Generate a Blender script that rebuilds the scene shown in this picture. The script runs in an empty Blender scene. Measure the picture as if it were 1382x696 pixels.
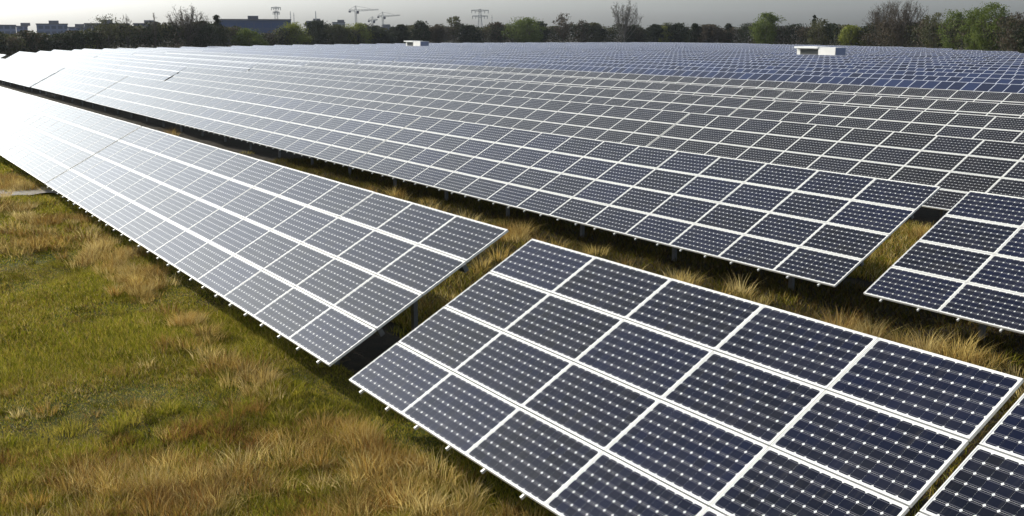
import bpy, math, random
import numpy as np
from mathutils import Vector, Matrix
random.seed(7); rng = np.random.default_rng(11)
sc = bpy.context.scene
COL = sc.collection
R = math.radians
# ------------------------------------------------------------------ camera
FOC = 1387.7; PITCH = 0.21536; ROLL = 0.0014; YAW = -0.98088
LOW = 0.62                                   # height of a table's lower edge
CAM = Vector((12.919, -5.850, 4.882 + LOW))
fw = Vector((math.sin(YAW)*math.cos(PITCH), math.cos(YAW)*math.cos(PITCH), -math.sin(PITCH)))
rt0 = Vector((math.cos(YAW), -math.sin(YAW), 0)); up0 = rt0.cross(fw)
rt = rt0*math.cos(ROLL) + up0*math.sin(ROLL); up = -rt0*math.sin(ROLL) + up0*math.cos(ROLL)
cd = bpy.data.cameras.new('camera'); cam = bpy.data.objects.new('camera', cd); COL.objects.link(cam)
m = Matrix((rt, up, -fw)).transposed().to_4x4(); m.translation = CAM
cam.matrix_world = m
cd.sensor_width = 36; cd.lens = FOC/1382*36; cd.clip_start = 0.1; cd.clip_end = 9000
sc.camera = cam

def ray(x, y):
    return (fw*FOC + rt*(x-691) - up*(y-348)).normalized()
def on_ground(x, y, z=0.0):
    d = ray(x, y); return CAM + d*((z-CAM.z)/d.z)
def at_dist(x, y, L):                        # a point at horizontal distance L
    d = ray(x, y); return CAM + d*(L/math.hypot(d.x, d.y))

# ------------------------------------------------------------------ nodes
def mat(name):
    mt = bpy.data.materials.new(name); mt.use_nodes = True
    nt = mt.node_tree; nt.nodes.clear()
    return mt, nt, Nodes(nt)
class Nodes:
    def __init__(s, nt): s.nt = nt
    def n(s, t, **kw):
        nd = s.nt.nodes.new(t)
        for k, v in kw.items(): setattr(nd, k, v)
        return nd
    def set(s, sock, v):
        if isinstance(v, bpy.types.NodeSocket): s.nt.links.new(v, sock)
        elif v is not None: sock.default_value = v
    def m(s, op, a, b=None, c=None):
        nd = s.n('ShaderNodeMath', operation=op)
        for i, v in enumerate((a, b, c)): s.set(nd.inputs[i], v)
        return nd.outputs[0]
    def mix(s, f, a, b):
        nd = s.n('ShaderNodeMix', data_type='RGBA')
        s.set(nd.inputs[0], f); s.set(nd.inputs[6], a); s.set(nd.inputs[7], b)
        return nd.outputs[2]
    def noise(s, scale, detail=4, vec=None, rough=.55, dim='3D'):
        nd = s.n('ShaderNodeTexNoise', noise_dimensions=dim)
        s.set(nd.inputs['Scale'], scale); s.set(nd.inputs['Detail'], detail); s.set(nd.inputs['Roughness'], rough)
        if vec is not None: s.set(nd.inputs['Vector'], vec)
        return nd.outputs['Fac']
    def ramp(s, f, stops):
        nd = s.n('ShaderNodeValToRGB'); cr = nd.color_ramp
        while len(cr.elements) < len(stops): cr.elements.new(.5)
        for e, (p, c) in zip(cr.elements, stops):
            e.position = p; e.color = c if len(c) == 4 else (*c, 1)
        s.set(nd.inputs[0], f); return nd.outputs[0]
    def bsdf(s, base, rough=.6, metal=0, spec=.5, normal=None, **kw):
        nd = s.n('ShaderNodeBsdfPrincipled')
        s.set(nd.inputs['Base Color'], base); s.set(nd.inputs['Roughness'], rough); s.set(nd.inputs['Metallic'], metal)
        s.set(nd.inputs['Specular IOR Level'], spec)
        if normal is not None: s.set(nd.inputs['Normal'], normal)
        for k, v in kw.items(): s.set(nd.inputs[k], v)
        return nd.outputs[0]
    def out(s, sh):
        o = s.n('ShaderNodeOutputMaterial'); s.nt.links.new(sh, o.inputs[0])
    def bump(s, h, strength, dist):
        nd = s.n('ShaderNodeBump'); s.set(nd.inputs['Strength'], strength); s.set(nd.inputs['Distance'], dist); s.set(nd.inputs['Height'], h)
        return nd.outputs[0]

def simple(name, col, rough=.7, metal=0, spec=.5, var=.25, scale=3.0):
    mt, nt, N = mat(name)
    tc = N.n('ShaderNodeTexCoord')
    f = N.noise(scale, 5, tc.outputs['Object'])
    a = tuple(c*(1-var) for c in col)+(1,); b = tuple(min(1, c*(1+var)) for c in col)+(1,)
    N.out(N.bsdf(N.ramp(f, [(.3, a), (.7, b)]), rough, metal, spec))
    return mt

GLASS_ROUGH = .15
def cell_material(name, sizes, cell_a, cell_b, nu=12, nv=6, sheet=.62):
    """A framed module's face: square cells with cut corners on a white backsheet behind glass."""
    gw, gh, au, av = sizes                    # glass size and the area the cells fill
    mt, nt, N = mat(name)
    uv = N.n('ShaderNodeUVMap').outputs[0]
    sp = N.n('ShaderNodeSeparateXYZ'); N.set(sp.inputs[0], uv)
    U = N.m('MULTIPLY', N.m('SUBTRACT', sp.outputs[0], .5), gw*nu/au); U = N.m('ADD', U, nu/2)
    V = N.m('MULTIPLY', N.m('SUBTRACT', sp.outputs[1], .5), gh*nv/av); V = N.m('ADD', V, nv/2)
    a = N.m('ABSOLUTE', N.m('SUBTRACT', N.m('FRACT', U), .5)); b = N.m('ABSOLUTE', N.m('SUBTRACT', N.m('FRACT', V), .5))
    inside = N.m('MULTIPLY', N.m('MULTIPLY', N.m('GREATER_THAN', U, 0), N.m('LESS_THAN', U, nu)),
                 N.m('MULTIPLY', N.m('GREATER_THAN', V, 0), N.m('LESS_THAN', V, nv)))
    cell = N.m('MULTIPLY', N.m('LESS_THAN', a, .4985), N.m('LESS_THAN', b, .4945))
    cell = N.m('MULTIPLY', cell, N.m('LESS_THAN', N.m('ADD', a, b), .868))
    cell = N.m('MULTIPLY', cell, inside)
    bus = N.m('LESS_THAN', N.m('ABSOLUTE', N.m('SUBTRACT', b, .37)), .022)
    oi = N.n('ShaderNodeObjectInfo')
    cv = N.n('ShaderNodeCombineXYZ'); N.set(cv.inputs[0], N.m('FLOOR', U)); N.set(cv.inputs[1], N.m('FLOOR', V)); N.set(cv.inputs[2], N.m('MULTIPLY', oi.outputs['Random'], 91))
    wn = N.n('ShaderNodeTexWhiteNoise'); N.set(wn.inputs[0], cv.outputs[0])
    # slight difference between cells, larger between modules
    k = N.m('ADD', N.m('MULTIPLY', N.m('POWER', oi.outputs['Random'], 1.6), .6), N.m('MULTIPLY', wn.outputs[0], .4))
    cc = N.mix(k, (*cell_a, 1), (*cell_b, 1))
    cc = N.mix(N.m('MULTIPLY', bus, .42), cc, (.20, .20, .23, 1))
    base = N.mix(cell, (sheet, sheet, sheet*.97, 1), cc)
    tc = N.n('ShaderNodeTexCoord')
    dust = N.ramp(N.noise(1.3, 6, tc.outputs['Object'], .65), [(.42, (0, 0, 0)), (.75, (.025, .025, .025))])
    mp = N.n('ShaderNodeMapping'); mp.inputs['Scale'].default_value = (9, .9, 1); N.set(mp.inputs[0], tc.outputs['Object'])
    off = N.n('ShaderNodeVectorMath', operation='ADD'); N.set(off.inputs[0], mp.outputs[0]); N.set(off.inputs[1], oi.outputs['Location'])
    streak = N.ramp(N.noise(1.6, 5, off.outputs[0], .6), [(.55, (0, 0, 0)), (.8, (.05, .05, .05))])
    dust = N.m('ADD', dust, streak)
    base = N.mix(dust, base, (.36, .33, .28, 1))
    rough = N.m('ADD', N.m('MULTIPLY', dust, .6), GLASS_ROUGH)
    N.out(N.bsdf(base, rough, 0, .13))
    return mt

PW, PH, TILT = 1.60, 0.9082, 0.49204
SN, CS = math.sin(TILT), math.cos(TILT)
M = {}
M['cells'] = cell_material('dark_cells', (1.570, .862, 1.536, .824), (.005, .006, .010), (.006, .009, .028))
M['cells_grey'] = cell_material('grey_black_cells', (1.570, .862, 1.536, .824), (.0065, .0065, .007), (.009, .010, .017), sheet=.5)
M['alu'] = simple('aluminium_frame', (.66, .65, .61), .42, .0, .5, .06, 4)
M['back'] = simple('backsheet', (.55, .55, .53), .6, 0, .4, .1)
M['steel'] = simple('galvanised_steel', (.13, .135, .14), .55, .5, .5, .2, 6)
M['rail'] = simple('rail_aluminium', (.62, .62, .60), .42, .2, .5, .1, 6)

def grid_material(name, col_a, col_b, fu, fv, band):
    """A whole far table's face in module units: frames, white margins and cells."""
    mt, nt, N = mat(name)
    uv = N.n('ShaderNodeUVMap').outputs[0]
    sp = N.n('ShaderNodeSeparateXYZ'); N.set(sp.inputs[0], uv)
    U, V = sp.outputs[0], sp.outputs[1]
    a = N.m('ABSOLUTE', N.m('SUBTRACT', N.m('FRACT', U), .5)); b = N.m('ABSOLUTE', N.m('SUBTRACT', N.m('FRACT', V), .5))
    fr = N.m('MAXIMUM', N.m('GREATER_THAN', a, .5-fu), N.m('GREATER_THAN', b, .5-fv))
    oi = N.n('ShaderNodeObjectInfo')
    cv = N.n('ShaderNodeCombineXYZ'); N.set(cv.inputs[0], N.m('FLOOR', U)); N.set(cv.inputs[1], N.m('FLOOR', V)); N.set(cv.inputs[2], N.m('MULTIPLY', oi.outputs['Random'], 91))
    wn = N.n('ShaderNodeTexWhiteNoise'); N.set(wn.inputs[0], cv.outputs[0])
    cc = N.mix(wn.outputs[0], (*col_a, 1), (*col_b, 1))
    base = N.mix(fr, cc, (*band, 1))
    N.out(N.bsdf(base, GLASS_ROUGH+.03, 0, .15))
    return mt
M['far_dark'] = grid_material('far_dark_panels', (.030, .031, .036), (.040, .043, .058), .018, .047, (.72, .71, .68))
M['blue'] = grid_material('blue_panels', (.011, .014, .031), (.017, .026, .066), .024, .022, (.46, .48, .54))

# ------------------------------------------------------------------ mesh helpers
class MB:
    def __init__(s): s.v = []; s.f = []; s.mi = []; s.uv = []
    def quad(s, pts, mi=0, uv=None):
        n = len(s.v); s.v += [tuple(p) for p in pts]; s.f.append(tuple(range(n, n+len(pts)))); s.mi.append(mi)
        s.uv += list(uv) if uv else [(0, 0)]*len(pts)
    def box(s, lo, hi, mi=0, T=None):
        x0, y0, z0 = lo; x1, y1, z1 = hi
        c = [(x0,y0,z0),(x1,y0,z0),(x1,y1,z0),(x0,y1,z0),(x0,y0,z1),(x1,y0,z1),(x1,y1,z1),(x0,y1,z1)]
        if T is not None: c = [T @ Vector(p) for p in c]
        for q in ((0,3,2,1),(4,5,6,7),(0,1,5,4),(1,2,6,5),(2,3,7,6),(3,0,4,7)): s.quad([c[i] for i in q], mi)
    def bar(s, a, b, w, h=None, mi=0):
        a, b = Vector(a), Vector(b); d = b-a; L = d.length
        z = d/L; x = z.orthogonal().normalized() if abs(z.z) > .98 else Vector((0,0,1)).cross(z).normalized(); y = z.cross(x)
        T = Matrix((x, y, z)).transposed().to_4x4(); T.translation = a
        h = h or w
        s.box((-w/2, -h/2, 0), (w/2, h/2, L), mi, T)
    def tube(s, a, b, r0, r1, k=5, mi=0):
        a, b = Vector(a), Vector(b); d = b-a
        if d.length < 1e-6: return
        z = d.normalized(); x = z.orthogonal().normalized(); y = z.cross(x)
        n = len(s.v)
        for c, r in ((a, r0), (b, r1)):
            for i in range(k):
                t = 2*math.pi*i/k; s.v.append(tuple(c + x*(r*math.cos(t)) + y*(r*math.sin(t))))
        for i in range(k):
            j = (i+1) % k; s.f.append((n+i, n+j, n+k+j, n+k+i)); s.mi.append(mi); s.uv += [(0,0)]*4
    def mesh(s, name, mats):
        me = bpy.data.meshes.new(name); me.from_pydata(s.v, [], s.f)
        for mm in mats: me.materials.append(mm)
        me.polygons.foreach_set('material_index', s.mi)
        ul = me.uv_layers.new(name='UVMap'); ul.data.foreach_set('uv', np.array(s.uv, dtype=np.float32).ravel())
        me.update(); return me
def obj(name, me, parent=None, loc=(0,0,0), rot=(0,0,0)):
    o = bpy.data.objects.new(name, me); COL.objects.link(o)
    o.location = loc; o.rotation_euler = rot
    if parent: o.parent = parent
    return o
def tag(o, label, cat, group=None):
    o['label'] = label; o['category'] = cat
    if group: o['group'] = group
    return o
def empty(name, loc):
    o = bpy.data.objects.new(name, None); COL.objects.link(o); o.location = loc; o.empty_display_size = .3
    return o

# ------------------------------------------------------------------ solar tables
def frame_bars(mb, w, h, t, z0, z1, mi=0):
    mb.box((-w/2, -h/2, z0), (w/2, -h/2+t, z1), mi); mb.box((-w/2, h/2-t, z0), (w/2, h/2, z1), mi)
    mb.box((-w/2, -h/2+t, z0), (-w/2+t, h/2-t, z1), mi); mb.box((w/2-t, -h/2+t, z0), (w/2, h/2-t, z1), mi)
def glass_box(mb, w, h, z0, z1, mi_top, mi_rest):
    x0, x1, y0, y1 = -w/2, w/2, -h/2, h/2
    mb.quad([(x0,y0,z1),(x1,y0,z1),(x1,y1,z1),(x0,y1,z1)], mi_top, [(0,0),(1,0),(1,1),(0,1)])
    mb.quad([(x0,y1,z0),(x1,y1,z0),(x1,y0,z0),(x0,y0,z0)], mi_rest)
FW_, FH_ = 1.590, .890
g = MB(); glass_box(g, 1.568, .868, .030, .036, 0, 1)
ME_GLASS = g.mesh('solar_panel', [M['cells'], M['back']])
g = MB(); frame_bars(g, FW_, FH_, .013, 0, .040); ME_FRAME = g.mesh('frame', [M['alu']])
g = MB(); glass_box(g, 1.564, .864, .030, .036, 0, 1); frame_bars(g, FW_, FH_, .013, 0, .040, 2)
ME_MODULE = g.mesh('solar_panel_framed', [M['cells_grey'], M['back'], M['alu']])
SL = 4*PH
g = MB(); g.box((-.015, -.042, -.038), (.016, SL+.02, -.004)); ME_RAFTER = g.mesh('rafter', [M['rail']])
def beam_mesh(L):
    g = MB(); g.box((0, -.04, -.172), (L, .04, -.055)); return g.mesh('beam', [M['steel']])
def slope(v, w=0.0):                           # point on the table's slope: v up the slope, w out of it
    return Vector((0, v*CS - w*SN, LOW + v*SN + w*CS))
VB = (.98, 2.70)                               # the two purlins
_pm = {}
def post_mesh(v):
    if v not in _pm:
        p = slope(v, -.17); g = MB(); g.box((-.05, -.04, -.25), (.05, .04, p.z)); _pm[v] = (g.mesh('post', [M['steel']]), p.y)
    return _pm[v]
_beams = {}
def solar_table(u0, D, cols, level, label, group, dz=0.0, rows=4):
    L = cols*PW
    root = empty('solar_table', (u0, D, dz)); tag(root, label, 'solar table', group)
    jt = random.uniform(-.0015, .0015); root.location.z += random.uniform(-.012, .012) if level == 1 else 0
    for c in range(cols):
        for r in range(4):
            p = slope((r+.5)*PH)
            rot = (TILT + jt + random.gauss(0, .0016), random.gauss(0, .0016), 0)
            if level == 2:
                o = obj('solar_panel', ME_GLASS, root, (c*PW+PW/2, p.y, p.z), rot)
                obj('frame', ME_FRAME, o)
            else:
                obj('solar_panel', ME_MODULE, root, (c*PW+PW/2, p.y, p.z), rot)
        if level == 2:
            for q in (.25, .75):
                p = slope(0); obj('rafter', ME_RAFTER, root, (c*PW+PW*q, p.y, p.z), (TILT, 0, 0))
    if cols not in _beams: _beams[cols] = beam_mesh(L-.2)
    for v in VB:
        p = slope(v); obj('beam', _beams[cols], root, (.1, p.y, p.z), (TILT, 0, 0))
    n = max(2, round(L/4.5)+1)
    for i in range(n):
        x = 1.9 + (L-3.8)*i/(n-1)
        for v in VB:
            me, y = post_mesh(v); obj('post', me, root, (x, y, 0))
    return root
_far = {}
def far_table(u0, D, kind, label, group, cols=None):
    """Too far away to tell its parts: one mesh."""
    pw, ph, rows, cols, mt = (PW, PH, 4, cols or 14, M['far_dark']) if kind == 'dark' else (1.02, 1.70, 2, cols or 22, M['blue'])
    key = (kind, cols)
    if key not in _far:
        L = cols*pw; S = rows*ph; g = MB()
        def P(x, v, w): q = slope(v, w); return (x, q.y, q.z)
        a = [P(0,0,.04), P(L,0,.04), P(L,S,.04), P(0,S,.04)]; b = [P(0,0,0), P(L,0,0), P(L,S,0), P(0,S,0)]
        g.quad(a, 0, [(0,0),(cols,0),(cols,rows),(0,rows)])
        g.quad(b[::-1], 2)
        for i in range(4):
            j = (i+1) % 4; g.quad([b[i], b[j], a[j], a[i]], 1)
        n = max(2, round(L/4.5)+1)
        for v in VB:
            p = slope(v, -.06); g.box((.1, p.y-.05, p.z-.12), (L-.1, p.y+.05, p.z-.005), 3)
            for i in range(n):
                x = .6+(L-1.2)*i/(n-1); p = slope(v, -.18); g.box((x-.05, p.y-.04, -.2), (x+.05, p.y+.04, p.z), 3)
        _far[key] = g.mesh('solar_table', [mt, M['alu'], M['back'], M['steel']])
    o = obj('solar_table', _far[key], None, (u0, D, 0))
    o.location.z = random.uniform(-.012, .012)
    return tag(o, label, 'solar table', group)

ORD = ['zeroth','first','second','third','fourth','fifth','sixth','seventh','eighth','ninth','tenth','eleventh','twelfth','thirteenth','fourteenth','fifteenth','sixteenth','seventeenth','eighteenth','nineteenth','twentieth']
GD, GB = 'tables of dark solar panels', 'tables of blue solar panels'
LT = 14*PW
# front row
solar_table(0, 0, 5, 2, 'short dark solar table five panels long, between the narrow grass gap and a thin seam', GD)
solar_table(8.087, 0, 9, 2, 'dark solar table cut off by the picture corner, past the thin seam', GD, -.01)
x = -.683 - LT
solar_table(x, 0, 14, 2, 'long glaring solar table along the meadow, ending at the narrow grass gap', GD, .035)
x -= LT + .09
solar_table(x, 0, 14, 1, 'white glaring solar table along the meadow, just past the faint seam', GD, .03)
x -= LT + .09
solar_table(x, 0, 14, 1, 'bright solar table of the front row, second past the faint seam', GD, .03)
x -= LT + .09
far_table(x, 0, 'dark', 'bright solar table of the front row, third past the faint seam', GD)
x -= LT + .09
far_table(x, 0, 'dark', 'bright solar table of the front row, fourth past the faint seam', GD)

def u_left(D):
    P = [(-50,-170),(19,-176),(26,-190),(38.6,-208),(61,-235),(105,-268),(173,-301),(230,-293),(260,-285)]
    return float(np.interp(D, [p[0] for p in P], [p[1] for p in P]))
def u_right(D):
    e = CAM.x - math.tan(R(29.7))*(D - CAM.y) + 1.0
    if D > 165: e = min(e, float(np.interp(D, [170, 224, 249], [-91, -159, -236])))
    return e
DARK = [10.349, 20.304, 28.944, 36.5, 44.9]
PHASE = [.140, -13.09+16.0+1.6, -10.017+1.6*6, -4.9, -9.3]     # right end of the first table counted, per row
for i, D in enumerate(DARK):
    ul = u_left(D); n = 0; ends = []
    rown = ORD[i+2]
    if i == 0:
        solar_table(.809, D, 14, 2, 'dark solar table of the second row, beyond the gap with dry grass', GD)
        xr = .140
    else:
        xr = PHASE[i]
        while xr < u_right(D): xr += LT + .06
    k = 0
    while xr > ul:
        x0 = xr - LT
        k += 1
        if i == 0 and k == 1: lab = 'long dark solar table of the second row, ending at the gap with dry grass'
        else: lab = f'dark solar table of the {rown} row from the meadow, {ORD[k]} from the right end'
        if x0 > -95: solar_table(x0, D, 14, 2 if (i == 0 and x0 > -60) else 1, lab, GD)
        else:
            c = 14 if x0 > ul else max(3, int((xr-ul)/PW)); x0 = xr - c*PW
            far_table(x0, D, 'dark', lab, GD, c)
        gap = .66 if k == 4 else .06
        xr = x0 - gap
for i, D in enumerate((14.3, 24.7, 32.8, 40.7, 50.5)):
    ul = u_left(D) - (22 if i == 0 else 0)
    for k in range(2): far_table(ul + k*(LT+.06), D, 'dark', f'pale table in the {ORD[i+1]} short row at the far left corner, {ORD[k+1]} from its end', 'pale tables at the far corner')
BLUE = [56.6] + [56.6 + 8.0*i for i in range(1, 9)] + [131 + 8.1*i for i in range(16)]
for i, D in enumerate(BLUE):
    ul = u_left(D); xr = u_right(D) + ((i*5) % 7)*1.02; k = 0
    LB = 22*1.02
    if xr < ul + 8: break
    while xr > ul + 3:
        k += 1; c = 22 if xr - LB > ul else max(3, int((xr-ul)/1.02)); x0 = xr - c*1.02
        if i < 9: lab = f'blue solar table in the {ORD[i+1]} row behind the dark rows, {ORD[k]} from the right'
        else: lab = 'distant blue solar table beyond the strip where the white transformer huts stand'
        far_table(x0, D, 'blue', lab, GB if i < 9 else 'distant blue solar tables behind the huts', c)
        xr = x0 - (.66 if k == 4 else .08)

# ------------------------------------------------------------------ ground
def grid_axis(lo, hi, near_lo, near_hi, step, far_n):
    a = -np.geomspace(1, near_lo-lo+1, far_n)[::-1] + 1 + near_lo
    b = np.arange(near_lo, near_hi, step)[1:]
    c = np.geomspace(1, hi-near_hi+1, far_n) - 1 + near_hi
    return np.concatenate([a, b, c])
gx = grid_axis(-1890, 450, -62, 22, .45, 14); gy = grid_axis(-410, 1890, -16, 22, .45, 14)
def hump(x, y):
    h = .045*np.sin(x*1.31+.7*np.sin(y*.9))*np.sin(y*1.57+.5) + .03*np.sin(x*.43+1.2)*np.sin(y*.61) + .02*np.sin(x*2.9+y*2.3)
    w = np.clip((x+62)/10, 0, 1)*np.clip((22-x)/8, 0, 1)*np.clip((y+16)/6, 0, 1)*np.clip((22-y)/8, 0, 1)
    return h*w
X, Y = np.meshgrid(gx, gy, indexing='ij'); Z = hump(X, Y)
nx, ny = X.shape
vid = np.arange(nx*ny).reshape(nx, ny)
F = np.stack([vid[:-1,:-1], vid[1:,:-1], vid[1:,1:], vid[:-1,1:]], -1).reshape(-1, 4)
me = bpy.data.meshes.new('ground'); me.from_pydata(np.stack([X, Y, Z], -1).reshape(-1, 3).tolist(), [], F.tolist())
me.polygons.foreach_set('use_smooth', [True]*len(me.polygons))
mt, nt, N = mat('meadow_shaded_soil')
pos = N.n('ShaderNodeNewGeometry').outputs['Position']
n1 = N.noise(.35, 5, pos); n2 = N.noise(3.5, 6, pos, .65); n3 = N.noise(22, 4, pos, .7)
green = N.ramp(n2, [(.3, (.028, .040, .008)), (.55, (.060, .078, .015)), (.75, (.105, .105, .028))])
dry = N.ramp(n2, [(.3, (.055, .038, .015)), (.6, (.150, .105, .042)), (.8, (.21, .16, .07))])
base = N.mix(N.ramp(n1, [(.46, (0,0,0)), (.62, (1,1,1))]), green, dry)
base = N.mix(N.ramp(n3, [(.35, (.55,.55,.55)), (.6, (0,0,0))]), base, (.022, .020, .010, 1))
# earth between the rows coloured darker in place of shade; turf on the meadow
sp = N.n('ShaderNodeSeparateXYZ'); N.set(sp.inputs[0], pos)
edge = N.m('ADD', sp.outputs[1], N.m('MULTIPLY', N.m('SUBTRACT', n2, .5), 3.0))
shaded_soil = N.ramp(n2, [(.3, (.014, .011, .007)), (.6, (.030, .024, .014)), (.8, (.055, .042, .022))])
base = N.mix(N.m('GREATER_THAN', edge, .9), base, shaded_soil)
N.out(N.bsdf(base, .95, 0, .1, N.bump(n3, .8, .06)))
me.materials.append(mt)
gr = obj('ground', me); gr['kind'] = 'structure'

# service track crossing the meadow beside the front row
pa, pb = on_ground(-60, 267), on_ground(62, 257.5)
d = (pb-pa).normalized(); pa2 = pa - d*3; pb2 = pb + d*1.0; nrm = Vector((-d.y, d.x, 0))
g = MB(); K = 24
for i in range(K):
    q = []
    for t, s in ((i, -1), (i+1, -1), (i+1, 1), (i, 1)):
        c = pa2.lerp(pb2, t/K) + nrm*s*(.95+.18*math.sin(t*1.9+s*1.3))
        q.append((c.x, c.y, .055))
    g.quad(q if nrm.y*d.x - nrm.x*d.y > 0 else q[::-1])
mt, nt, N = mat('gravel_track'); pos = N.n('ShaderNodeNewGeometry').outputs['Position']
gcol = N.ramp(N.noise(6, 6, pos, .7), [(.3, (.13, .115, .09)), (.7, (.34, .31, .26))])
N.out(N.bsdf(gcol, .9, 0, .2, N.bump(N.noise(30, 3, pos), .6, .03)))
o = obj('path', g.mesh('path', [mt])); o['kind'] = 'structure'

# ------------------------------------------------------------------ grass
def blades(P, H, Wd, lean, az, colr, curl=.5):
    """Arrays of curved tapering blades: five corners, two faces each."""
    n = len(P)
    dx, dy = np.cos(az), np.sin(az); sx, sy = -dy, dx
    tw = rng.uniform(0, math.pi, n); cx, cy = np.cos(tw), np.sin(tw)
    def pt(f, side):
        off = lean*H*(f**(1+curl)); zz = H*f*(1-.35*np.clip(lean, 0, 1.2)*f*.6)
        ww = Wd*(1-f*.75)*side*.5
        return np.stack([P[:,0]+dx*off+cx*ww, P[:,1]+dy*off+cy*ww, P[:,2]+zz], -1)
    V = np.stack([pt(0, -1), pt(0, 1), pt(.55, 1), pt(.55, -1), pt(1.0, 0)], 1).reshape(-1, 3)
    i = np.arange(n)[:, None]*5
    Q = i + np.array([[0, 1, 2, 3]]); T = i + np.array([[3, 2, 4]])
    C = np.repeat(colr, 5, 0)
    return V, Q, T, C
def blade_object(name, parts, material):
    V = np.concatenate([p[0] for p in parts]); off = 0; Qs = []; Ts = []
    for p in parts:
        Qs.append(p[1]+off); Ts.append(p[2]+off); off += len(p[0])
    Q = np.concatenate(Qs); T = np.concatenate(Ts); C = np.concatenate([p[3] for p in parts])
    me = bpy.data.meshes.new(name)
    me.vertices.add(len(V)); me.vertices.foreach_set('co', V.astype(np.float32).ravel())
    lv = np.concatenate([Q.ravel(), T.ravel()]).astype(np.int32)
    me.loops.add(len(lv)); me.loops.foreach_set('vertex_index', lv)
    nq, ntt = len(Q), len(T)
    ls = np.concatenate([np.arange(nq)*4, nq*4+np.arange(ntt)*3]).astype(np.int32)
    me.polygons.add(nq+ntt); me.polygons.foreach_set('loop_start', ls)
    me.update(calc_edges=True)
    ca = me.attributes.new('tint', 'FLOAT_COLOR', 'POINT')
    ca.data.foreach_set('color', np.concatenate([C, np.ones((len(C), 1))], 1).astype(np.float32).ravel())
    me.materials.append(material)
    o = obj(name, me); o['kind'] = 'stuff'; return o
mt, nt, N = mat('grass_blades')
at = N.n('ShaderNodeAttribute', attribute_name='tint').outputs['Color']
df = N.bsdf(at, .9, 0, .08)
tr = N.n('ShaderNodeBsdfTranslucent'); N.set(tr.inputs[0], at)
mx = N.n('ShaderNodeMixShader'); mx.inputs[0].default_value = .38; nt.links.new(df, mx.inputs[1]); nt.links.new(tr.outputs[0], mx.inputs[2])
N.out(mx.outputs[0]); M['blade'] = mt

GREENS = np.array([(.255,.245,.018),(.180,.185,.013),(.340,.290,.032),(.095,.110,.010),(.380,.300,.060)])
DRYS = np.array([(.44,.300,.075),(.56,.425,.14),(.30,.170,.040),(.14,.072,.022),(.62,.50,.22)])
def vnoise(x, y, s, seed):
    r = np.random.default_rng(seed); ph = r.uniform(0, 6.28, (7, 2)); fr = r.normal(0, 1, (7, 2))
    return sum(np.sin((x*fr[i,0]+y*fr[i,1])*s+ph[i,0]) for i in range(7))/7**.5
def tint(base, n, spread=.2):
    c = base[rng.integers(0, len(base), n)]*rng.uniform(1-spread, 1+spread, (n, 1)); return np.clip(c, 0, 1)
def left_bound(x): return CAM.y + (CAM.x-x)*math.tan(R(6.9)) - 1.6
green_parts, dry_parts = [], []
# short turf of the meadow, finer close by
for (x0, x1, dens, w) in ((-6, 6, 2800, .010), (-14, -6, 1700, .015), (-26, -14, 850, .024), (-45, -26, 420, .036)):
    ylo = min(left_bound(x0), left_bound(x1)); yhi = 1.0
    n = int((x1-x0)*(yhi-ylo)*dens)
    x = rng.uniform(x0, x1, n); y = rng.uniform(ylo, yhi, n)
    keep = y > left_bound(x); x, y = x[keep], y[keep]; n = len(x)
    lush = vnoise(x, y, 1.1, 3)
    H = (.05+.07*rng.random(n))*(1+.5*np.clip(lush, -1, 1))
    c = tint(GREENS, n); mixd = (rng.random(n) < .16+.16*np.clip(vnoise(x, y, .8, 5), -1, 1)); c[mixd] = tint(DRYS, mixd.sum())*.75
    mossy = vnoise(x, y, 1.7, 8) > 1.2; c[mossy] *= .6
    green_parts.append(blades(np.stack([x, y, hump(x, y)-.01], -1), H, w*rng.uniform(.7, 1.3, n), rng.uniform(.1, 1.1, n), rng.uniform(0, 6.28, n), c))
def tufts(cx, cy, nb, h, rad, w, base, lean=(.2, 1.0), dark=1.0):
    """Tussocks round the given centres."""
    k = len(cx); n = k*nb
    ci = np.repeat(np.arange(k), nb)
    rr = rad[ci]*np.sqrt(rng.random(n)); a = rng.uniform(0, 6.28, n)
    x = cx[ci]+rr*np.cos(a); y = cy[ci]+rr*np.sin(a)
    H = h[ci]*rng.uniform(.45, 1.1, n)
    tone = rng.uniform(.7, 1.2, k)[ci][:, None]; bc = base[rng.integers(0, len(base), k)][ci]
    c = np.clip((bc*.6+tint(base, n)*.4)*tone*dark, 0, 1)
    az = a + rng.normal(0, .5, n)
    return blades(np.stack([x, y, hump(x, y)-.02], -1), H, w*rng.uniform(.6, 1.4, n), rng.uniform(lean[0], lean[1], n)*(.3+rr/rad[ci]), az, c, .8)
U = rng.uniform
# tall dry grass at the near end of the meadow
n = 760; cx = U(-1.4, 5.5, n); cy = U(-7.0, -.1, n); keep = (cx > -.4 + .6*vnoise(cx, cy, 1.3, 21)) & (vnoise(cx, cy, 2.1, 22) > -.75); cx, cy = cx[keep], cy[keep]
dry_parts.append(tufts(cx, cy, 110, U(.12, .42, len(cx)), U(.10, .32, len(cx)), .0085, DRYS))
n = 240; cx = U(-1.2, 5.5, n); cy = U(-6.8, -.2, n); dry_parts.append(tufts(cx, cy, 90, U(.10, .34, n), U(.08, .24, n), .009, np.array([(.22,.115,.032),(.30,.16,.045),(.10,.05,.018)])))
n = 560; cx = U(-2.2, 5.0, n); cy = U(-6.8, .1, n); green_parts.append(tufts(cx, cy, 70, U(.10, .26, n), U(.08, .22, n), .011, GREENS))
# transition zone
n = 70; cx = U(-4.5, -.5, n); cy = U(-5.8, -.6, n); dry_parts.append(tufts(cx, cy, 45, U(.10, .26, n), U(.08, .2, n), .012, DRYS, dark=.85))
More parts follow.
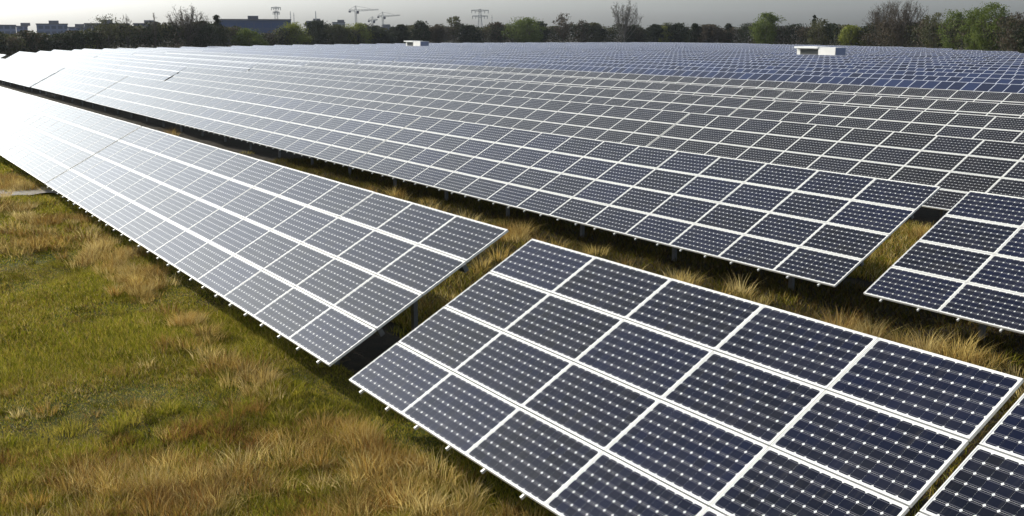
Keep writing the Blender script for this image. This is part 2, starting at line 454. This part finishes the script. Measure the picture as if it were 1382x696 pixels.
# ragged tussocks along the lower edge of the front row
n = 640; cx = U(-30, 11, n); cy = rng.normal(-.30, .34, n); keep = vnoise(cx, cy, 1.2, 31) > -.15; cx, cy = cx[keep], cy[keep]
dry_parts.append(tufts(cx, cy, 80, U(.16, .42, len(cx)), U(.10, .30, len(cx)), .013, DRYS))
n = 110; cx = U(-24, 8, n); cy = rng.normal(-.9, .5, n); green_parts.append(tufts(cx, cy, 60, U(.10, .26, n), U(.10, .25, n), .013, GREENS, dark=.8))
# dry patches round the track
n = 260; cx = U(-44, -14, n); cy = U(-3.6, .2, n); keep = (np.abs(vnoise(cx, cy, .35, 41)) > .25) & (cx < -15)
pc = np.stack([cx, cy], -1); ab = np.array([pa2.x, pa2.y]); dd = np.array([d.x, d.y]); dist = np.abs((pc-ab) @ np.array([-dd[1], dd[0]])); keep &= dist > 1.15
cx, cy = cx[keep], cy[keep]
dry_parts.append(tufts(cx, cy, 60, U(.2, .5, len(cx)), U(.15, .45, len(cx)), .03, DRYS*.8))
# scattered dark low clumps in the turf
n = 260; cx = U(-16, 1, n); cy = U(-6, -.8, n); green_parts.append(tufts(cx, cy, 60, U(.08, .2, n), U(.08, .3, n), .012, GREENS*.42))
n = 120; cx = U(-16, 1, n); cy = U(-6, -.8, n); dry_parts.append(tufts(cx, cy, 50, U(.06, .16, n), U(.10, .3, n), .012, DRYS*.45))
# corridors between the rows
for (ylo, yhi, nd, ng, xa, xb) in ((3.4, 10.5, 520, 420, -48, 14), (13.8, 20.3, 420, 300, -16, 4)):
    n = nd; cx = U(xa, xb, n); cy = U(ylo, yhi, n); keep = vnoise(cx, cy, .8, 51) > .6; cx, cy = cx[keep], cy[keep]
    dry_parts.append(tufts(cx, cy, 60, U(.2, .55, len(cx)), U(.12, .34, len(cx)), .015, DRYS))
    n = ng//4; cx = U(xa, xb, n); cy = U(ylo, yhi, n); green_parts.append(tufts(cx, cy, 60, U(.12, .3, n), U(.15, .35, n), .015, GREENS))
n = 90; cx = U(-14, 12, n); cy = rng.normal(9.7, .35, n); keep = vnoise(cx, cy, 1.1, 61) > .5; cx, cy = cx[keep], cy[keep]; n = len(cx); dry_parts.append(tufts(cx, cy, 90, U(.3, .62, n), U(.15, .34, n), .013, DRYS))
# turf in the corridor
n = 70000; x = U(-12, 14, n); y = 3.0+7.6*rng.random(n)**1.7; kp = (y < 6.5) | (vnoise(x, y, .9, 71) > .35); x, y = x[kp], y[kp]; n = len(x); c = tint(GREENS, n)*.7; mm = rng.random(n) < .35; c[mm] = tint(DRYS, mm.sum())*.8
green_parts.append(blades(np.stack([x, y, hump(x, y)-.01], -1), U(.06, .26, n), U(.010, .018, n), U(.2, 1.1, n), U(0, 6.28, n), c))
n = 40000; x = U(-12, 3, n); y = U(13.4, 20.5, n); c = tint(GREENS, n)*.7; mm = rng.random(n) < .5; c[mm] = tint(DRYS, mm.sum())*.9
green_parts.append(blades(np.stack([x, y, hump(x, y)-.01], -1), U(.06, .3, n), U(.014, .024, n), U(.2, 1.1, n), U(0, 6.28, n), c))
# low growth between the rows, tints darkened to stand for shade
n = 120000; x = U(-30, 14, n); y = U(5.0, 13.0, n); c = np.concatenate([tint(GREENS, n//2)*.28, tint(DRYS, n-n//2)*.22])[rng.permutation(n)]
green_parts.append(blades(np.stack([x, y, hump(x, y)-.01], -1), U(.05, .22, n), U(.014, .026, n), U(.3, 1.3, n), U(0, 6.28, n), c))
n = 60; cx = U(-20, 13, n); cy = U(8.6, 10.1, n); dry_parts.append(tufts(cx, cy, 90, U(.2, .5, n), U(.15, .36, n), .013, DRYS))
n = 9000; x = U(-4, 2.5, n); y = U(2.6, 7.2, n); green_parts.append(blades(np.stack([x, y, hump(x, y)-.01], -1), U(.08, .24, n), U(.012, .018, n), U(.2, 1.0, n), U(0, 6.28, n), tint(GREENS, n)))
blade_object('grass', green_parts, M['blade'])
blade_object('dry_grass', dry_parts, M['blade'])

# ------------------------------------------------------------------ trees
def leaf_mat(name, ca, cb):
    mt, nt, N = mat(name)
    tc = N.n('ShaderNodeNewGeometry').outputs['Position']
    c = N.ramp(N.noise(.55, 3, tc), [(.35, ca), (.65, cb)])
    df = N.bsdf(c, .75, 0, .2); tr = N.n('ShaderNodeBsdfTranslucent'); N.set(tr.inputs[0], c)
    mx = N.n('ShaderNodeMixShader'); mx.inputs[0].default_value = .3; nt.links.new(df, mx.inputs[1]); nt.links.new(tr.outputs[0], mx.inputs[2])
    N.out(mx.outputs[0]); return mt
LEAF = {'dark': leaf_mat('dark_leaves', (.012, .017, .007), (.024, .032, .011)),
        'green': leaf_mat('green_leaves', (.060, .085, .015), (.115, .145, .026)),
        'yellow': leaf_mat('young_leaves', (.105, .125, .018), (.185, .200, .030)),
        'olive': leaf_mat('olive_leaves', (.050, .052, .022), (.085, .085, .036)),
        'brown': leaf_mat('brown_twigs', (.045, .036, .024), (.075, .058, .036))}
BARK = simple('bark', (.075, .062, .050), .9, 0, .2, .3, 2)
PALEBARK = simple('pale_bark', (.13, .12, .105), .9, 0, .2, .3, 2)

def leaf_faces(C, s, r):
    """Small randomly turned leaf sprays at the points C."""
    n = len(C); a = r.normal(size=(n, 3)); a /= np.linalg.norm(a, axis=1)[:, None]
    b = np.cross(a, r.normal(size=(n, 3))); b /= np.linalg.norm(b, axis=1)[:, None]
    sa = (s*r.uniform(.6, 1.3, n))[:, None]; sb = sa*r.uniform(.45, .8, n)[:, None]
    V = np.stack([C-a*sa*.5, C+b*sb*.5, C+a*sa*.5, C-b*sb*.5], 1).reshape(-1, 3)
    F = np.arange(n*4).reshape(n, 4); return V, F
def np_mesh(name, V, F, mats):
    me = bpy.data.meshes.new(name); n = len(F); k = F.shape[1]
    me.vertices.add(len(V)); me.vertices.foreach_set('co', np.asarray(V, np.float32).ravel())
    me.loops.add(n*k); me.loops.foreach_set('vertex_index', F.astype(np.int32).ravel())
    me.polygons.add(n); me.polygons.foreach_set('loop_start', (np.arange(n)*k).astype(np.int32))
    me.update(calc_edges=True)
    for mm in mats: me.materials.append(mm)
    return me
def crown_points(r, H, W, base_f, nclump, per, shape):
    pts = []; ph = r.uniform(0, 6.28, 2)
    for i in range(nclump):
        f = r.uniform(0, 1)
        if shape == 'cone': rad = W/2*(1-f)**.8
        elif shape == 'column': rad = W/2*(.55+.45*math.sin(math.pi*min(1, f*.9+.1)))
        else: rad = W/2*math.sqrt(max(.06, 1-(2*f-1)**2))*(.85+.3*r.random())
        a = r.uniform(0, 6.283); q = rad*math.sqrt(r.uniform(.1, 1))*(1+.22*math.sin(2*a+ph[0]+3*f)+.16*math.sin(3*a+ph[1]-5*f))*(r.uniform(1.0, 1.28) if r.random() < .2 else 1)
        z = H*(base_f + (1-base_f)*(.04+.92*f))
        cs = W*r.uniform(.035, .11)
        pts.append(np.array([q*math.cos(a), q*math.sin(a), z]) + r.normal(0, 1, (per, 3))*np.array([cs, cs, cs*.8]))
    P = np.concatenate(pts); P[:, 2] *= H/np.percentile(P[:, 2], 99.6); P = P[(P[:, 2] > .2) & (P[:, 2] <= H*1.02)]; return P
def branch_mesh(r, H, W, limbs=13, low=.12, high=.34, r0=.24, thin=.03, dome=.30, sub=6, twig=4):
    """Trunk with limbs that fan up to a rounded outline, each with side boughs and fine twigs."""
    g = MB(); tips = []
    def curve(p0, p1, p2, ra, rb, n, k):
        last = p0
        for i in range(1, n+1):
            t = i/n; q = p0*(1-t)**2 + p1*(2*t*(1-t)) + p2*t*t
            g.tube(last, q, ra+(rb-ra)*(i-1)/n, ra+(rb-ra)*t, k); last = q
    top = Vector((r.normal(0, W*.03), r.normal(0, W*.03), H*.55))
    g.tube((0, 0, -.2), (0, 0, H*.30), r0, r0*.75, 7); curve(Vector((0, 0, H*.30)), Vector((0, 0, H*.42)), top, r0*.75, r0*.35, 3, 6)
    for i in range(limbs):
        a = 6.283*(i+r.uniform(-.3, .3))/limbs*2.618; q = math.sqrt((i+.5)/limbs)*W/2*r.uniform(.8, 1.05)
        zb = H*r.uniform(low, high); ze = H*(1-dome*(2*q/W)**2)*r.uniform(.90, 1.0)
        p0 = Vector((0, 0, zb)); p2 = Vector((q*math.cos(a), q*math.sin(a), ze)); p1 = Vector((q*.62*math.cos(a), q*.62*math.sin(a), zb+(ze-zb)*.42))
        curve(p0, p1, p2, r0*.42, thin, 6, 5)
        for j in range(sub):
            t = r.uniform(.3, .97); c = p0*(1-t)**2 + p1*(2*t*(1-t)) + p2*t*t
            dv = ((p2-p1).normalized()*.8 + Vector((r.normal(0, .5), r.normal(0, .5), r.uniform(.1, .6)))).normalized()
            l = H*.17*r.uniform(.6, 1.2)*(1.15-.6*t); e = c+dv*l
            if e.z > H: e.z = H - r.uniform(0, .3)
            g.tube(c, e, thin*1.5, thin, 3)
            for q2 in range(twig):
                f = r.uniform(.3, 1); b = c.lerp(e, f); dw = (dv*.8 + Vector(r.normal(0, .5, 3))).normalized(); e2 = b+dw*l*.5
                if e2.z > H: e2.z = H
                g.tube(b, e2, thin, thin*.6, 3); tips.append(list(e2))
    return g, np.array(tips if tips else [[0,0,H]])
TREE_G = 'trees behind the solar field'
def tree(xi, ytop, wpx, L, leaf, label, shape='round', base_f=.12, clumps=75, per=80, leafsize=.44, bare=False, name='tree', limbs=15):
    r = np.random.default_rng(int(xi*13+ytop))
    p = at_dist(xi, 44, L); top = at_dist(xi, ytop, L).z
    H = top; W = wpx/FOC*L*1.12
    root = empty(name, (p.x, p.y, 0)); tag(root, label, 'tree' if name != 'bush' else 'bush', TREE_G)
    if bare:
        g, tips = branch_mesh(r, H, W, limbs, .10, .34, .26, .032, .32, 8 if limbs > 8 else 4, 5 if limbs > 8 else 2)
        obj('trunk', g.mesh('trunk', [PALEBARK if leaf is None else BARK]), root)
        # a haze of fine twigs at the ends of the boughs
        T = np.repeat(tips, 2, 0) + r.normal(0, 1, (len(tips)*2, 3))*np.array([W*.02, W*.02, H*.02])
        a = r.normal(0, 1, (len(T), 3)); a[:, 2] = np.abs(a[:, 2])+.6; a /= np.linalg.norm(a, axis=1)[:, None]; b = np.cross(a, r.normal(size=(len(T), 3))); b /= np.linalg.norm(b, axis=1)[:, None]
        l = (H*.035*r.uniform(.6, 1.4, len(T)))[:, None]; w = .035
        V = np.stack([T-b*w, T+b*w, T+a*l+b*w*.4, T+a*l-b*w*.4], 1).reshape(-1, 3)
        obj('crown', np_mesh('crown', V, np.arange(len(V)).reshape(-1, 4), [LEAF['brown'] if leaf is None else LEAF[leaf]]), root)
    else:
        g, tips = branch_mesh(r, H*.86, W*.7, 8, .15, .45, .2, .04, .3, 4, 0)
        obj('trunk', g.mesh('trunk', [BARK]), root)
        P = crown_points(r, H, W, base_f, clumps, per, shape)
        V, F = leaf_faces(P, leafsize*L/330, r)
        obj('crown', np_mesh('crown', V, F, [LEAF[leaf]]), root)
    return root
def tree_dist(x):
    return float(np.interp(x, [-150, 0, 100, 200, 300, 400, 600, 800, 1000, 1200, 1382, 1500], [225, 235, 258, 282, 310, 335, 392, 418, 390, 322, 238, 215]))

TREES = [ # x, top y, width px, leaf, label, options
 (145, 19, 40, 'olive', 'loose olive tree rising over the dark scrub before the office block', dict(clumps=52, per=41)),
 (107, 46, 27, 'yellow', 'small round yellow-green bush in front of the pale blocks', dict(name='bush', clumps=40, per=30, leafsize=.4)),
 (172, 15, 12, 'brown', 'thin bare sapling beside the loose olive tree', dict(bare=True, limbs=5)),
 (208, 15, 14, 'brown', 'thin bare tree over the dark scrub, left of the broad bare tree', dict(bare=True, limbs=6)),
 (253, 8, 56, 'brown', 'broad bare grey tree with fan of twigs beside the blue office block', dict(bare=True, limbs=24)),
 (276, 29, 40, 'dark', 'dark tree close to the broad bare grey tree', {}),
 (293, 21, 18, 'dark', 'dark pointed conifer at the left end of the blue office block', dict(shape='cone', base_f=.02)),
 (335, 38, 34, 'green', 'low green tree in front of the blue office block', {}),
 (395, 30, 34, 'yellow', 'bright yellow-green tree at the right end of the blue office block', dict(clumps=78)) ,
 (427, 27, 24, 'dark', 'dark narrow tree in front of the grey tower block', dict(shape='column')),
 (455, 33, 22, 'olive', 'small olive tree between grey tower block and tall crane', {}),
 (484, 31, 28, 'yellow', 'yellow-green tree under the tall crane', {}),
 (510, 38, 30, 'dark', 'dark tree below the two small cranes', {}),
 (540, 33, 24, 'dark', 'low dark tree right of the two small cranes', {}),
 (568, 28, 22, 'dark', 'dark ragged tree behind the smaller white hut', {}),
 (590, 33, 22, 'brown', 'brown leafless tree right of the smaller white hut', {}),
 (612, 22, 19, 'olive', 'thin rounded tree with sky through its crown, left of the pylon', dict(clumps=44, per=36, base_f=.35)),
 (634, 34, 28, 'dark', 'dark tree at the foot of the big pylon', {}),
 (671, 30, 24, 'brown', 'dark brown tree just right of the big pylon', {}),
 (710, 23, 40, 'green', 'full green tree with bright crown right of the big pylon', dict(clumps=91)) ,
 (729, 29, 18, 'dark', 'dark tree touching the full green tree', {}),
 (760, 18, 22, 'brown', 'slender tree with thin crown, midway to the large bare tree', dict(clumps=46, per=36, base_f=.3)),
 (785, 27, 18, 'brown', 'thin topped tree between slender tree and pale round tree', dict(clumps=39, per=36)),
 (803, 31, 20, 'olive', 'pale round tree next to the large bare tree', {}),
 (843, 1, 44, None, 'large bare tree with pale upright boughs over the hedge', dict(bare=True, limbs=22)),
 (856, 33, 30, 'dark', 'dark tree standing before the large bare tree', {}),
 (884, 33, 16, 'dark', 'small dark tree between large bare tree and yellow-green tree', {}),
 (895, 36, 24, 'yellow', 'pale yellow-green tree right of the large bare tree', {}),
 (915, 31, 28, 'dark', 'dark olive tree right of the pale yellow-green tree', {}),
 (938, 32, 20, 'dark', 'dark pointed tree in the middle of the long hedge', dict(shape='cone')),
 (957, 33, 24, 'brown', 'brown tree with tall twigs beside the dark pointed tree', {}),
 (983, 32, 14, 'dark', 'small dark conifer left of the ball shaped tree', dict(shape='cone')),
 (1033, 17, 31, 'green', 'ball shaped green tree standing alone above the hedge', dict(clumps=104, per=78)),
 (1106, 25, 30, 'olive', 'shaggy olive tree above the larger white hut', dict(clumps=65, per=52)),
 (1098, 21, 8, 'dark', 'thin dark spire of a conifer above the larger white hut', dict(shape='cone')),
 (1150, 34, 26, 'yellow', 'pale yellow-green bushy tree right of the larger white hut', dict(clumps=78)) ,
 (1190, 3, 38, 'brown', 'tall bare tree, left one of the towering pair', dict(bare=True, limbs=24)),
 (1218, -4, 54, 'brown', 'tall bare tree, broad right one of the towering pair', dict(bare=True, limbs=24)),
 (1212, 22, 60, 'brown', 'brown bushy tree below the towering bare pair', dict(clumps=91, per=52)),
 (1262, 17, 36, 'olive', 'loose olive tree right of the towering bare pair', dict(clumps=65, per=46)),
 (1287, 13, 36, 'green', 'green tree with pale trunks beside the tall rounded tree', dict(clumps=72, per=57)),
 (1316, 11, 30, 'green', 'green tree leaning on the tall rounded tree', dict(clumps=78, per=57)),
 (1337, 4, 44, 'green', 'tall rounded green tree, highest of the right-hand group', dict(clumps=117, per=72)),
 (1372, 17, 34, 'brown', 'greyish bare-topped tree at the right picture edge', dict(clumps=78, per=36)),
]
for (x, yt, w, lf, lab, kw) in TREES:
    tree(x, yt, w, tree_dist(x) + random.uniform(-6, 8), lf, lab, **kw)
# the dark continuous scrub and wood edge behind the field
pts = {'dark': [], 'brown': [], 'green': []}
r = np.random.default_rng(77)
xs = np.arange(-160, 1560, 4.2)
for x in xs:
    yt = float(np.interp(x, [-160, 40, 90, 110, 150, 260, 300, 330, 410, 450, 700, 900, 1000, 1150, 1200, 1300, 1382, 1560], [42, 46, 46, 43, 34, 32, 31, 45, 42, 37, 35, 36, 36, 35, 33, 29, 28, 25])) + 3*math.sin(x*.11)+2.2*math.sin(x*.29+1)+r.uniform(-2, 2.5)
    for q in range(2):
        L = tree_dist(x) + r.uniform(2, 16); p = at_dist(x + r.uniform(-3, 3), 44, L); top = max(2.2, at_dist(x, yt, L).z)
        n = 260
        wv = r.uniform(1.0, 2.2)
        z = top*np.sqrt(r.random(n))*.98
        P = np.stack([p.x + r.normal(0, wv, n)*(1.1-.5*z/top), p.y + r.normal(0, wv, n)*(1.1-.5*z/top), z], -1)
        pts[['dark', 'dark', 'dark', 'brown', 'green'][r.integers(0, 5)]].append(P)
Vs, Fs, off, mi = [], [], 0, []
for i, k in enumerate(('dark', 'brown', 'green')):
    P = np.concatenate(pts[k]); V, F = leaf_faces(P, .56, r); Vs.append(V); Fs.append(F+off); off += len(V); mi += [i]*len(F)
me = np_mesh('wood_edge', np.concatenate(Vs), np.concatenate(Fs), [LEAF['dark'], LEAF['brown'], LEAF['olive']])
me.polygons.foreach_set('material_index', mi)
o = obj('scrub_vegetation', me); o['kind'] = 'stuff'

# ------------------------------------------------------------------ transformer huts in the service strip
M['hutwhite'] = simple('white_render', (.74, .73, .69), .6, 0, .3, .06, .8)
M['hutroof'] = simple('hut_roof', (.80, .80, .77), .5, 0, .3, .05, .8)
M['louvre'] = simple('dark_louvre', (.05, .055, .05), .6, 0, .4, .2, 3)
M['hutshade'] = simple('shaded_hut_wall', (.20, .23, .34), .6, 0, .4, .08, 1)  # shade on the white hut's end, put into a bluish wall colour
def hut(x0, D, w, dep, h, label, frac):
    root = empty('transformer_hut', (x0, D, 0)); tag(root, label, 'hut')
    ws = w*frac
    g = MB(); g.box((0, .0, 0), (ws-.05, dep, h-.28)); obj('body', g.mesh('body', [M['hutwhite']]), root)
    g = MB(); g.box((-.15, -.55, h-.27), (ws-.02, dep+.2, h)); obj('roof', g.mesh('roof', [M['hutroof']]), root)
    g = MB(); g.box((ws*.16, -.05, h-1.30), (ws*.94, -.004, h-.42))
    for i in range(4): g.box((ws*.16, -.09, h-1.23+i*.21), (ws*.94, -.052, h-1.17+i*.21))
    obj('louvre', g.mesh('louvre', [M['louvre']]), root)
    g = MB(); g.box((ws+.05, -.45, 0), (w, dep*.95, h-.1)); obj('annex', g.mesh('annex', [M['hutwhite']]), root)
    g = MB(); g.box((w+.004, -.40, .1), (w+.05, dep*.9, h-.15)); obj('end_wall', g.mesh('end_wall', [M['hutshade']]), root)  # slab over the white end, coloured for its shade
    g = MB(); g.box((ws+.5, -.50, .1), (ws+1.5, -.454, 2.2)); o = obj('door', g.mesh('door', [M['hutwhite']]), root)
    g = MB(); g.box((ws+1.3, -.56, 1.05), (ws+1.4, -.505, 1.15)); obj('handle', g.mesh('handle', [M['steel']]), o)
hut(-100.8, 124.9, 7.9, 2.1, 3.5, 'larger white transformer hut with dark louvre among the blue tables', .58)
hut(-232.8, 124.9, 8.6, 2.2, 3.5, 'smaller white transformer hut far off before the dark trees', .55)

# ------------------------------------------------------------------ buildings far behind
def facade(name, wall, glassc, fx, fz, rough=.5, gap=(.30, .55)):
    mt, nt, N = mat(name)
    pos = N.n('ShaderNodeTexCoord').outputs['Object']
    sp = N.n('ShaderNodeSeparateXYZ'); N.set(sp.inputs[0], pos)
    a = N.m('FRACT', N.m('MULTIPLY', sp.outputs[0], 1/fx)); b = N.m('FRACT', N.m('MULTIPLY', sp.outputs[2], 1/fz))
    win = N.m('MULTIPLY', N.m('GREATER_THAN', a, gap[0]), N.m('GREATER_THAN', b, 1-gap[1]))
    wn = N.noise(.08, 3, pos)
    wc = N.ramp(wn, [(.3, tuple(c*.85 for c in wall)), (.7, wall)])
    N.out(N.bsdf(N.mix(win, wc, (*glassc, 1)), rough, 0, .5)); return mt
FAC = {'pale': facade('haze_blue_facade', (.11, .14, .23), (.045, .06, .11), 3.2, 3.0),  # distance haze is mixed into these wall and window blues
       'dark': facade('dark_facade', (.060, .068, .10), (.03, .035, .055), 3.6, 3.2),
       'office': facade('blue_glass_facade', (.030, .055, .130), (.018, .045, .135), 4.0, 3.4, .25, (.12, .7)),
       'grey': facade('grey_facade', (.20, .22, .25), (.08, .09, .11), 3.0, 2.9)}
ROOFM = simple('flat_roof', (.12, .12, .14), .9, 0, .2, .2, .3)
def building(xa, xb, yt, L, kind, label, depth=14):
    """A slab whose long side faces the field, set back at distance L."""
    A, B = at_dist(xa, 44, L), at_dist(xb, 44, L); A.z = B.z = 0
    h = at_dist((xa+xb)/2, yt, L).z; d = B-A; w = d.length
    root = empty('office_block' if kind == 'office' else 'apartment_block', A); root.rotation_euler.z = math.atan2(d.y, d.x)
    tag(root, label, 'building')
    g = MB(); g.box((0, 0, 0), (w, depth, h-.6)); obj('wall', g.mesh('wall', [FAC[kind]]), root)
    g = MB(); g.box((-.3, -.3, h-.597), (w+.3, depth+.3, h)); o = obj('roof', g.mesh('roof', [ROOFM]), root)
    g = MB(); g.box((w*.4, depth*.3, h+.003), (w*.4+5, depth*.6, h+1.6)); obj('plant_room', g.mesh('plant_room', [ROOFM]), o)
BL = 620
building(-60, 22, 33, BL, 'pale', 'haze-blue slab block at the left picture edge')
building(22.5, 38, 34.5, BL+30, 'pale', 'narrow pale block stepped down beside the edge slab')
building(50, 92, 31.5, BL, 'pale', 'square haze-blue block standing between two lower blocks')
building(92.5, 116, 36, BL+25, 'pale', 'low pale block behind the round yellow-green bush')
building(115, 175, 31, BL-40, 'dark', 'dark block partly hidden by the loose olive tree')
building(181, 217, 31, BL-20, 'dark', 'dark violet-grey block left of the broad bare tree')
building(296, 393, 25.5, 520, 'office', 'long dark blue glazed office block with flat roof', 22)
building(414, 437, 28, 760, 'grey', 'grey tower block behind the dark narrow tree')
building(449, 466, 29.5, 780, 'grey', 'small grey block left of the tall crane')
building(503, 537, 36, 700, 'pale', 'low haze-blue block beneath the small cranes')

# ------------------------------------------------------------------ pylons, cranes, masts
LAT = simple('lattice_steel', (.30, .31, .32), .6, .3, .4, .15, 1)
def lattice(g, p0, p1, w0, w1, n, t):
    p0, p1 = Vector(p0), Vector(p1); ax = (p1-p0).normalized(); a = ax.orthogonal().normalized(); b = ax.cross(a)
    a = Vector((1,0,0)) if abs(ax.x) < .5 else Vector((0,1,0)); b = ax.cross(a).normalized()
    def C(f, w): c = p0.lerp(p1, f); return [c+a*w/2*i+b*w/2*j for i, j in ((1,1),(-1,1),(-1,-1),(1,-1))]
    for i in range(n):
        f0, f1 = i/n, (i+1)/n; A = C(f0, w0+(w1-w0)*f0); B = C(f1, w0+(w1-w0)*f1)
        for k in range(4):
            g.bar(A[k], B[k], t); g.bar(A[k], B[(k+1) % 4], t*.6); g.bar(B[k], B[(k+1) % 4], t*.6)
def pylon(xi, ytop, L, span, arms, label):
    p = at_dist(xi, 44, L); H = at_dist(xi, ytop, L).z
    root = empty('pylon', (p.x, p.y, 0)); root.rotation_euler.z = YAW*-1 + R(8); tag(root, label, 'pylon')
    g = MB(); lattice(g, (0,0,0), (0,0,H), 4.0, .9, 9, .17); obj('tower', g.mesh('tower', [LAT]), root)
    for f, s in arms:
        g = MB(); z = H*f; w = span*s/2
        for sd in (-1, 1):
            lattice(g, (0, 0, z), (sd*w, 0, z+.25), 1.2, .25, 5, .14)
            g.bar((sd*w*.95, 0, z), (sd*w*.95, 0, z-1.5), .28); g.bar((sd*w*.55, 0, z), (sd*w*.55, 0, z-1.5), .28)
        obj('cross_arm', g.mesh('cross_arm', [LAT]), root)
pylon(648, 12, 640, 10.5, [(.95, 1.0), (.78, .9)], 'lattice power pylon with two cross arms above the hedge')
pylon(374, 9, 700, 6.0, [(.97, 1.0), (.84, .7)], 'thin power pylon behind the blue office block')
def crane(xi, ytop, L, jl, cl, label, flip=1, t=.15):
    p = at_dist(xi, 44, L); H = at_dist(xi, ytop, L).z
    root = empty('tower_crane', (p.x, p.y, 0)); root.rotation_euler.z = -YAW*-1 + (0 if flip > 0 else math.pi); root.rotation_euler.z = math.atan2(rt0.y, rt0.x) + (0 if flip > 0 else math.pi)
    tag(root, label, 'crane')
    g = MB(); lattice(g, (0,0,0), (0,0,H*.93), 1.3, 1.3, 20, t); obj('mast', g.mesh('mast', [LAT]), root)
    g = MB(); lattice(g, (0,0,H*.935), (0,0,H+2.4), 1.5, .4, 3, t); obj('apex', g.mesh('apex', [LAT]), root)
    g = MB(); lattice(g, (.8,0,H*.95), (jl,0,H*.95+.8), 1.2, .7, 14, t*.9); g.bar((0,0,H+2.3), (jl*.65, 0, H*.95+1.4), .16); obj('jib', g.mesh('jib', [LAT]), root)
    g = MB(); lattice(g, (-.8,0,H*.95), (-cl,0,H*.95+.2), 1.2, 1.0, 4, t); g.bar((0,0,H+2.3), (-cl, 0, H*.95+.8), .16); o = obj('counter_jib', g.mesh('counter_jib', [LAT]), root)
    g = MB(); g.box((-cl-.3, -.6, H*.95-1.4), (-cl+1.3, .6, H*.95-.15)); obj('counterweight', g.mesh('counterweight', [ROOFM]), o)
    g = MB(); g.box((.95, -1.9, H*.95-2.3), (2.5, -.75, H*.95-.2)); obj('cab', g.mesh('cab', [ROOFM]), root)
crane(481, 12, 800, 17, 5, 'tall tower crane with long jib over the yellow-green tree')
crane(517, 20, 860, 14, 4, 'middle-sized tower crane, right one of the two small cranes')
crane(503, 26, 900, 4.5, 3.5, 'shortest tower crane, squat between the two others')
def mast(xi, ytop, L, label, w=.45):
    p = at_dist(xi, 44, L); H = at_dist(xi, ytop, L).z
    root = empty('mast', (p.x, p.y, 0)); tag(root, label, 'mast')
    g = MB(); g.tube((0,0,0), (0,0,H), w, w*.35, 6); obj('pole', g.mesh('pole', [LAT]), root)
    g = MB(); g.box((-.7, -.15, H*.9), (.7, .15, H*.9+.3)); g.box((-.5, -.15, H*.8), (.5, .15, H*.8+.3)); obj('antenna', g.mesh('antenna', [LAT]), root)
mast(393, 15, 640, 'slim mast at the right end of the office block roof, left one of two')
mast(397.5, 17, 640, 'slim mast at the right end of the office block roof, right one of two')
mast(427, 15, 750, 'single spike mast on the grey tower block', .8)
mast(664, 20, 640, 'thin pole right of the big pylon', .3)

# ------------------------------------------------------------------ thin air haze
g = MB(); g.box((-1900, -420, -1), (460, 1900, 62))
mt, nt, N = mat('thin_haze'); pv = N.n('ShaderNodeVolumePrincipled'); pv.inputs['Color'].default_value = (.80, .87, .95, 1); pv.inputs['Density'].default_value = .00005; pv.inputs['Anisotropy'].default_value = .35
o = N.n('ShaderNodeOutputMaterial'); nt.links.new(pv.outputs[0], o.inputs['Volume'])
hz = obj('haze', g.mesh('haze', [mt])); hz['kind'] = 'stuff'
# ------------------------------------------------------------------ light
SUN_EL, SUN_AZ = R(29), R(-111)                 # azimuth from +Y, negative towards -X
sd = Vector((math.sin(SUN_AZ)*math.cos(SUN_EL), math.cos(SUN_AZ)*math.cos(SUN_EL), math.sin(SUN_EL)))
sl = bpy.data.lights.new('sun', 'SUN'); sl.energy = 4.8; sl.angle = R(.5); sl.color = (1, .93, .82)
so = bpy.data.objects.new('sun', sl); COL.objects.link(so); so.rotation_euler = sd.to_track_quat('Z', 'Y').to_euler()
so.location = (0, 0, 60)
w = bpy.data.worlds.new('World'); sc.world = w; w.use_nodes = True
nt = w.node_tree; nt.nodes.clear(); N = Nodes(nt)
sky = N.n('ShaderNodeTexSky', sky_type='NISHITA'); sky.sun_disc = False
sky.sun_elevation = SUN_EL; sky.sun_rotation = SUN_AZ
sky.altitude = 50; sky.air_density = 1.0; sky.dust_density = 3.5; sky.ozone_density = 1.5
hs = N.n('ShaderNodeHueSaturation'); hs.inputs['Saturation'].default_value = .38; nt.links.new(sky.outputs[0], hs.inputs['Color'])
bg = N.n('ShaderNodeBackground'); tn = N.n('ShaderNodeMix', data_type='RGBA', blend_type='MULTIPLY'); tn.inputs[0].default_value = 1; nt.links.new(hs.outputs[0], tn.inputs[6]); tn.inputs[7].default_value = (.92, 1.0, 1.07, 1)
nt.links.new(tn.outputs[2], bg.inputs[0]); bg.inputs[1].default_value = .15
o = N.n('ShaderNodeOutputWorld'); nt.links.new(bg.outputs[0], o.inputs[0])

vs = sc.view_settings; vs.view_transform = 'Standard'; vs.look = 'None'; vs.gamma = 1; vs.exposure = 0.34; vs.use_curve_mapping = False
sc.display_settings.display_device = 'sRGB'
sc.cycles.max_bounces = 6; sc.cycles.diffuse_bounces = 3; sc.cycles.glossy_bounces = 3; sc.cycles.transmission_bounces = 3
sc.cycles.use_denoising = True; sc.cycles.denoiser = 'OPENIMAGEDENOISE'
sc.cycles.use_adaptive_sampling = False
sc.cycles.sample_clamp_indirect = 6
